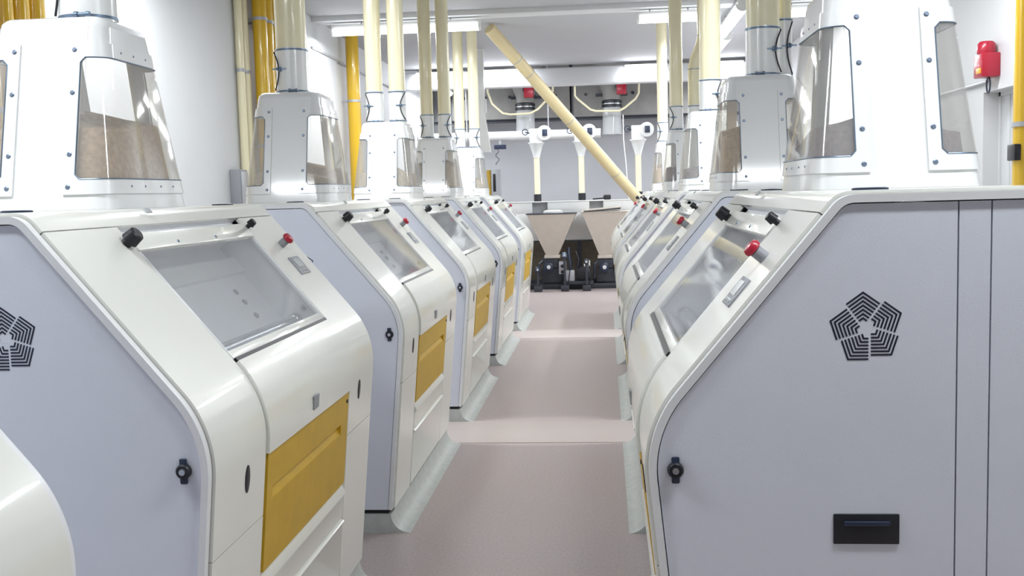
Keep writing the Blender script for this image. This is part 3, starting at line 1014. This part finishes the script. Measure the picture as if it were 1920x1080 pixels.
valve_drop(.61, 'rightmost of the three')
t = thing('black_lever', 'black handle lying on the weigher top beside the middle valve', 'lever', (-.05, 18.3, 1.53))
MB().tube([(-.16, 0, .02), (.02, 0, .03), (.06, 0, .05)], .012, 8).build('rod', 'black', t)
MB().box((.03, -.03, .0), (.16, .03, .09), .02, 3).build('grip', 'black', t)
tag(MB().tube([(.36, 18.9, 3.05), (.36, 18.8, 2.6), (.39, 18.6, 2.2), (.43, 18.5, 1.54)], .010, 8).build('air_hose', 'white_duct'), 'thin white air hose hanging beside the right bin outlet', 'hose')

# weighing machine
t = thing('weighing_frame', 'white and dark steel weigher frame standing at the end of the aisle', 'frame', (-.45, 18.3, 0))
for x0, x1 in ((-1.55, -.83), (-.56, .18), (.42, 1.5)):
    MB().box((x0, -.10, 1.33), (x1, .45, 1.515), .008).build('top_panel', 'white_duct', t)
MB().box((-1.6, -.11, 1.515), (1.6, .5, 1.53), .004).build('top_plate', 'white_duct', t)
MB().box((-1.6, .10, 1.30), (1.6, .20, 1.51)).build('back_rail', 'wall_grey', t)
MB().box((-1.6, -.115, .84), (1.6, -.055, 1.325), .004).build('apron', 'white_duct', t)
MB().box((-1.6, -.12, .815), (1.6, -.05, .839)).build('apron_edge', 'dark_steel', t)
MB().box((-1.6, .50, .05), (1.6, .54, .86)).build('void_sheet', 'void_brown', t)  # dark sheet painted in for the shaded void under the weigher
for x in (-1.5, -.02, 1.45):
    MB().box((x - .04, .18, 0), (x + .04, .26, 1.5)).build('post', 'dark_steel', t)
MB().box((-1.65, -.42, 0), (1.65, -.30, .09), .01).build('skid', 'dark_steel', t)
MB().box((-1.65, .20, 0), (1.65, .32, .12), .01).build('skid', 'dark_steel', t)
for (xa, xb, xc, xd, zt, zb, w, lid) in ((-1.335, -.50, -1.03, -.82, 1.312, .60, 'left', 0), (-.39, .44, -.11, .18, 1.325, .58, 'right', 1)):
    h = thing('weigh_hopper', 'tan steel weighing hopper like an inverted pyramid, %s of the pair' % w, 'hopper', ((xa + xb) / 2, 17.91, zb), 0, 'weighing hoppers')
    cx = (xa + xb) / 2
    rb = [(xc - cx, -.12, 0), (xd - cx, -.12, 0), (xd - cx, .12, 0), (xc - cx, .12, 0)]
    rtp = [(xa - cx, -.36, zt - zb), (xb - cx, -.36, zt - zb), (xb - cx, .24, zt - zb), (xa - cx, .24, zt - zb)]
    MB().quad_solid([rb, rtp]).bevel(.008, 2).build('cone', 'tan_steel', h)
    MB().box((xa - cx - .015, -.375, zt - zb), (xb - cx + .015, .255, zt - zb + .018), .003).build('rim', 'dark_steel' if not lid else 'tan_steel', h)
    MB().box((xc - cx - .03, -.15, -.05), (xd - cx + .03, .15, .0), .004).build('outlet_flange', 'tan_steel', h)
    if lid:
        MB().quad_solid([[(xa - cx + .06, -.40, zt - zb + .03), (xb - cx - .16, -.40, zt - zb + .075), (xb - cx - .16, .2, zt - zb + .075), (xa - cx + .06, .2, zt - zb + .03)],
                         [(xa - cx + .06, -.40, zt - zb + .05), (xb - cx - .16, -.40, zt - zb + .095), (xb - cx - .16, .2, zt - zb + .095), (xa - cx + .06, .2, zt - zb + .05)]]).build('lid', 'tan_steel', h)
        MB().quad_solid([[(xa - cx + .02, -.395, zt - zb + .018), (xb - cx - .18, -.395, zt - zb + .05), (xb - cx - .18, .2, zt - zb + .05), (xa - cx + .02, .2, zt - zb + .018)],
                         [(xa - cx + .06, -.39, zt - zb + .035), (xb - cx - .17, -.39, zt - zb + .078), (xb - cx - .17, .2, zt - zb + .078), (xa - cx + .06, .2, zt - zb + .035)]]).build('lid_gap', 'gap_shade', h)
    else:
        MB().lathe((.02, -.05, zt - zb + .018), (0, 0, 1), [(0, .17), (.03, .17), (.05, .12)], 24).build('lid', 'white_duct', h)
    # discharge gear beneath
    g = thing('discharge_gear', 'dark discharge gear with motor under the %s weighing hopper' % w, 'machinery', ((xc + xd) / 2, 17.95, 0), 0, 'discharge gear')
    zz = zb - .05
    MB().box((-.17, -.14, zz - .17), (.10, .14, zz), .012).build('slide_gate', 'dark_steel', g)
    MB().box((.11, -.20, zz - .28), (.24, -.02, zz - .06), .01).build('gear_box', 'conduit', g)
    for q in (0, .10):
        MB().lathe((.175, -.20, zz - .24 + q), (0, -1, 0), [(0, .032), (.03, .028)], 14).build('gear_boss', 'black', g)
    MB().lathe((-.06, -.14, zz - .15), (0, -1, 0), [(0, .085), (.10, .085), (.12, .05)], 20).build('motor', 'navy', g)
    MB().lathe((-.06, -.262, zz - .15), (0, -1, 0), [(0, .035), (.01, .03)], 14).build('motor_cap', 'white_duct', g)
    MB().box((-.20, -.10, .12), (.22, .10, zz - .17), .01).build('pedestal', 'dark_steel', g)
    MB().tube([(-.17, -.1, zz - .05), (-.23, -.14, zz - .10), (-.24, -.14, .20)], .02, 8).build('pipe_run', 'navy', g)

t = thing('blower_unit', 'small dark blower with pale motor between the weighing hoppers', 'machinery', (-.52, 17.75, 0))
MB().box((-.22, -.10, .09), (.30, .12, .15), .008).build('base', 'dark_steel', t)
MB().box((-.20, -.09, .15), (-.02, .09, .34), .015).build('motor_block', 'conduit', t)
MB().lathe((.14, .10, .27), (0, -1, 0), [(0, .10), (.06, .13), (.14, .13), (.16, .09)], 20).build('fan_case', 'black', t)
MB().box((.14, -.06, .40), (.25, .06, .50), .008).build('filter_cap', 'white_duct', t)
MB().tube([(-.1, 0, .34), (-.1, .02, .5), (-.12, .03, .62), (-.12, .08, .72)], .03, 10).build('hose', 'navy', t)
MB().tube([(.02, 0, .36), (.05, .02, .52), (.0, .06, .66)], .018, 8).build('hose', 'black', t)
t = thing('motor_unit', 'dark motor with pale cap at the left foot of the weigher', 'machinery', (-1.48, 17.70, 0))
MB().box((-.16, -.16, .0), (.16, .16, .20), .01).build('base', 'black', t)
MB().lathe((-.16, 0, .33), (1, 0, 0), [(0, .09), (.02, .12), (.30, .12), (.32, .09)], 20).build('motor', 'dark_steel', t)
MB().box((.02, -.14, .30), (.16, -.10, .46), .01).build('terminal_box', 'white_duct', t)

# white chute and slim cabinet past the last left mill
t = thing('white_chute', 'white chute hanging past the farthest left hopper', 'chute', (-1.78, 15.2, 2.30))
MB().quad_solid([[(-.06, -.06, 0), (.12, -.06, 0), (.12, .06, 0), (-.06, .06, 0)], [(-.05, -.06, .55), (.05, -.06, .55), (.05, .06, .55), (-.05, .06, .55)],
                 [(-.05, -.06, 1.52), (.05, -.06, 1.52), (.05, .06, 1.52), (-.05, .06, 1.52)]]).bevel(.006).build('chute_body', 'white_duct', t)
MB().box((.05, -.03, .58), (.075, .03, .78), .004).build('bracket', 'white_duct', t)
t = thing('slim_cabinet', 'slim grey cabinet with yellow edge past the farthest left mill', 'cabinet', (-1.62, 15.3, 0))
MB().box((-.05, -.10, 0), (.09, .10, 2.05), .006).build('cabinet_body', 'conduit', t)
MB().box((-.115, -.08, 0), (-.055, .06, 2.04), .006).build('yellow_edge', 'yellow', t)
MB().box((-.02, -.108, 1.72), (.02, -.10, 1.98), .003).build('black_strip', 'black', t)

# pipework and valves crowding the floor under the weigher
rnd = random.Random(3)
for i, (x, h, mat, txt) in enumerate(((-1.16, .34, 'navy', 'dark blue air valve left of the left discharge gear'), (-.70, .58, 'clamp', 'blue grey air valve right of the left discharge gear'),
                                      (-.33, .46, 'dark_steel', 'dark air valve left of the right discharge gear'), (.36, .50, 'navy', 'dark blue air valve beside the last right mill'))):
    t = thing('air_valve', txt, 'valve', (x, 17.45, 0), 0, 'air valves under the weigher')
    MB().box((-.07, -.05, 0), (.07, .05, .10), .008).build('foot', 'dark_steel', t)
    MB().cyl((0, 0, .10), (0, 0, h), .022, seg=10).build('stem', 'dark_steel', t)
    MB().lathe((0, 0, h), (0, 0, 1), [(0, .03), (.01, .045), (.07, .045), (.09, .02)], 14).build('valve_head', mat, t)
    MB().lathe((0, -.045, h + .04), (0, -1, 0), [(0, .022), (.012, .020)], 14).build('gauge', 'screen', t)
    MB().tube([(.0, .02, h + .02), (.06, .05, h - .06), (.09, .08, h - .2), (.05, .12, .12)], .010, 8).build('hose', 'black', t)
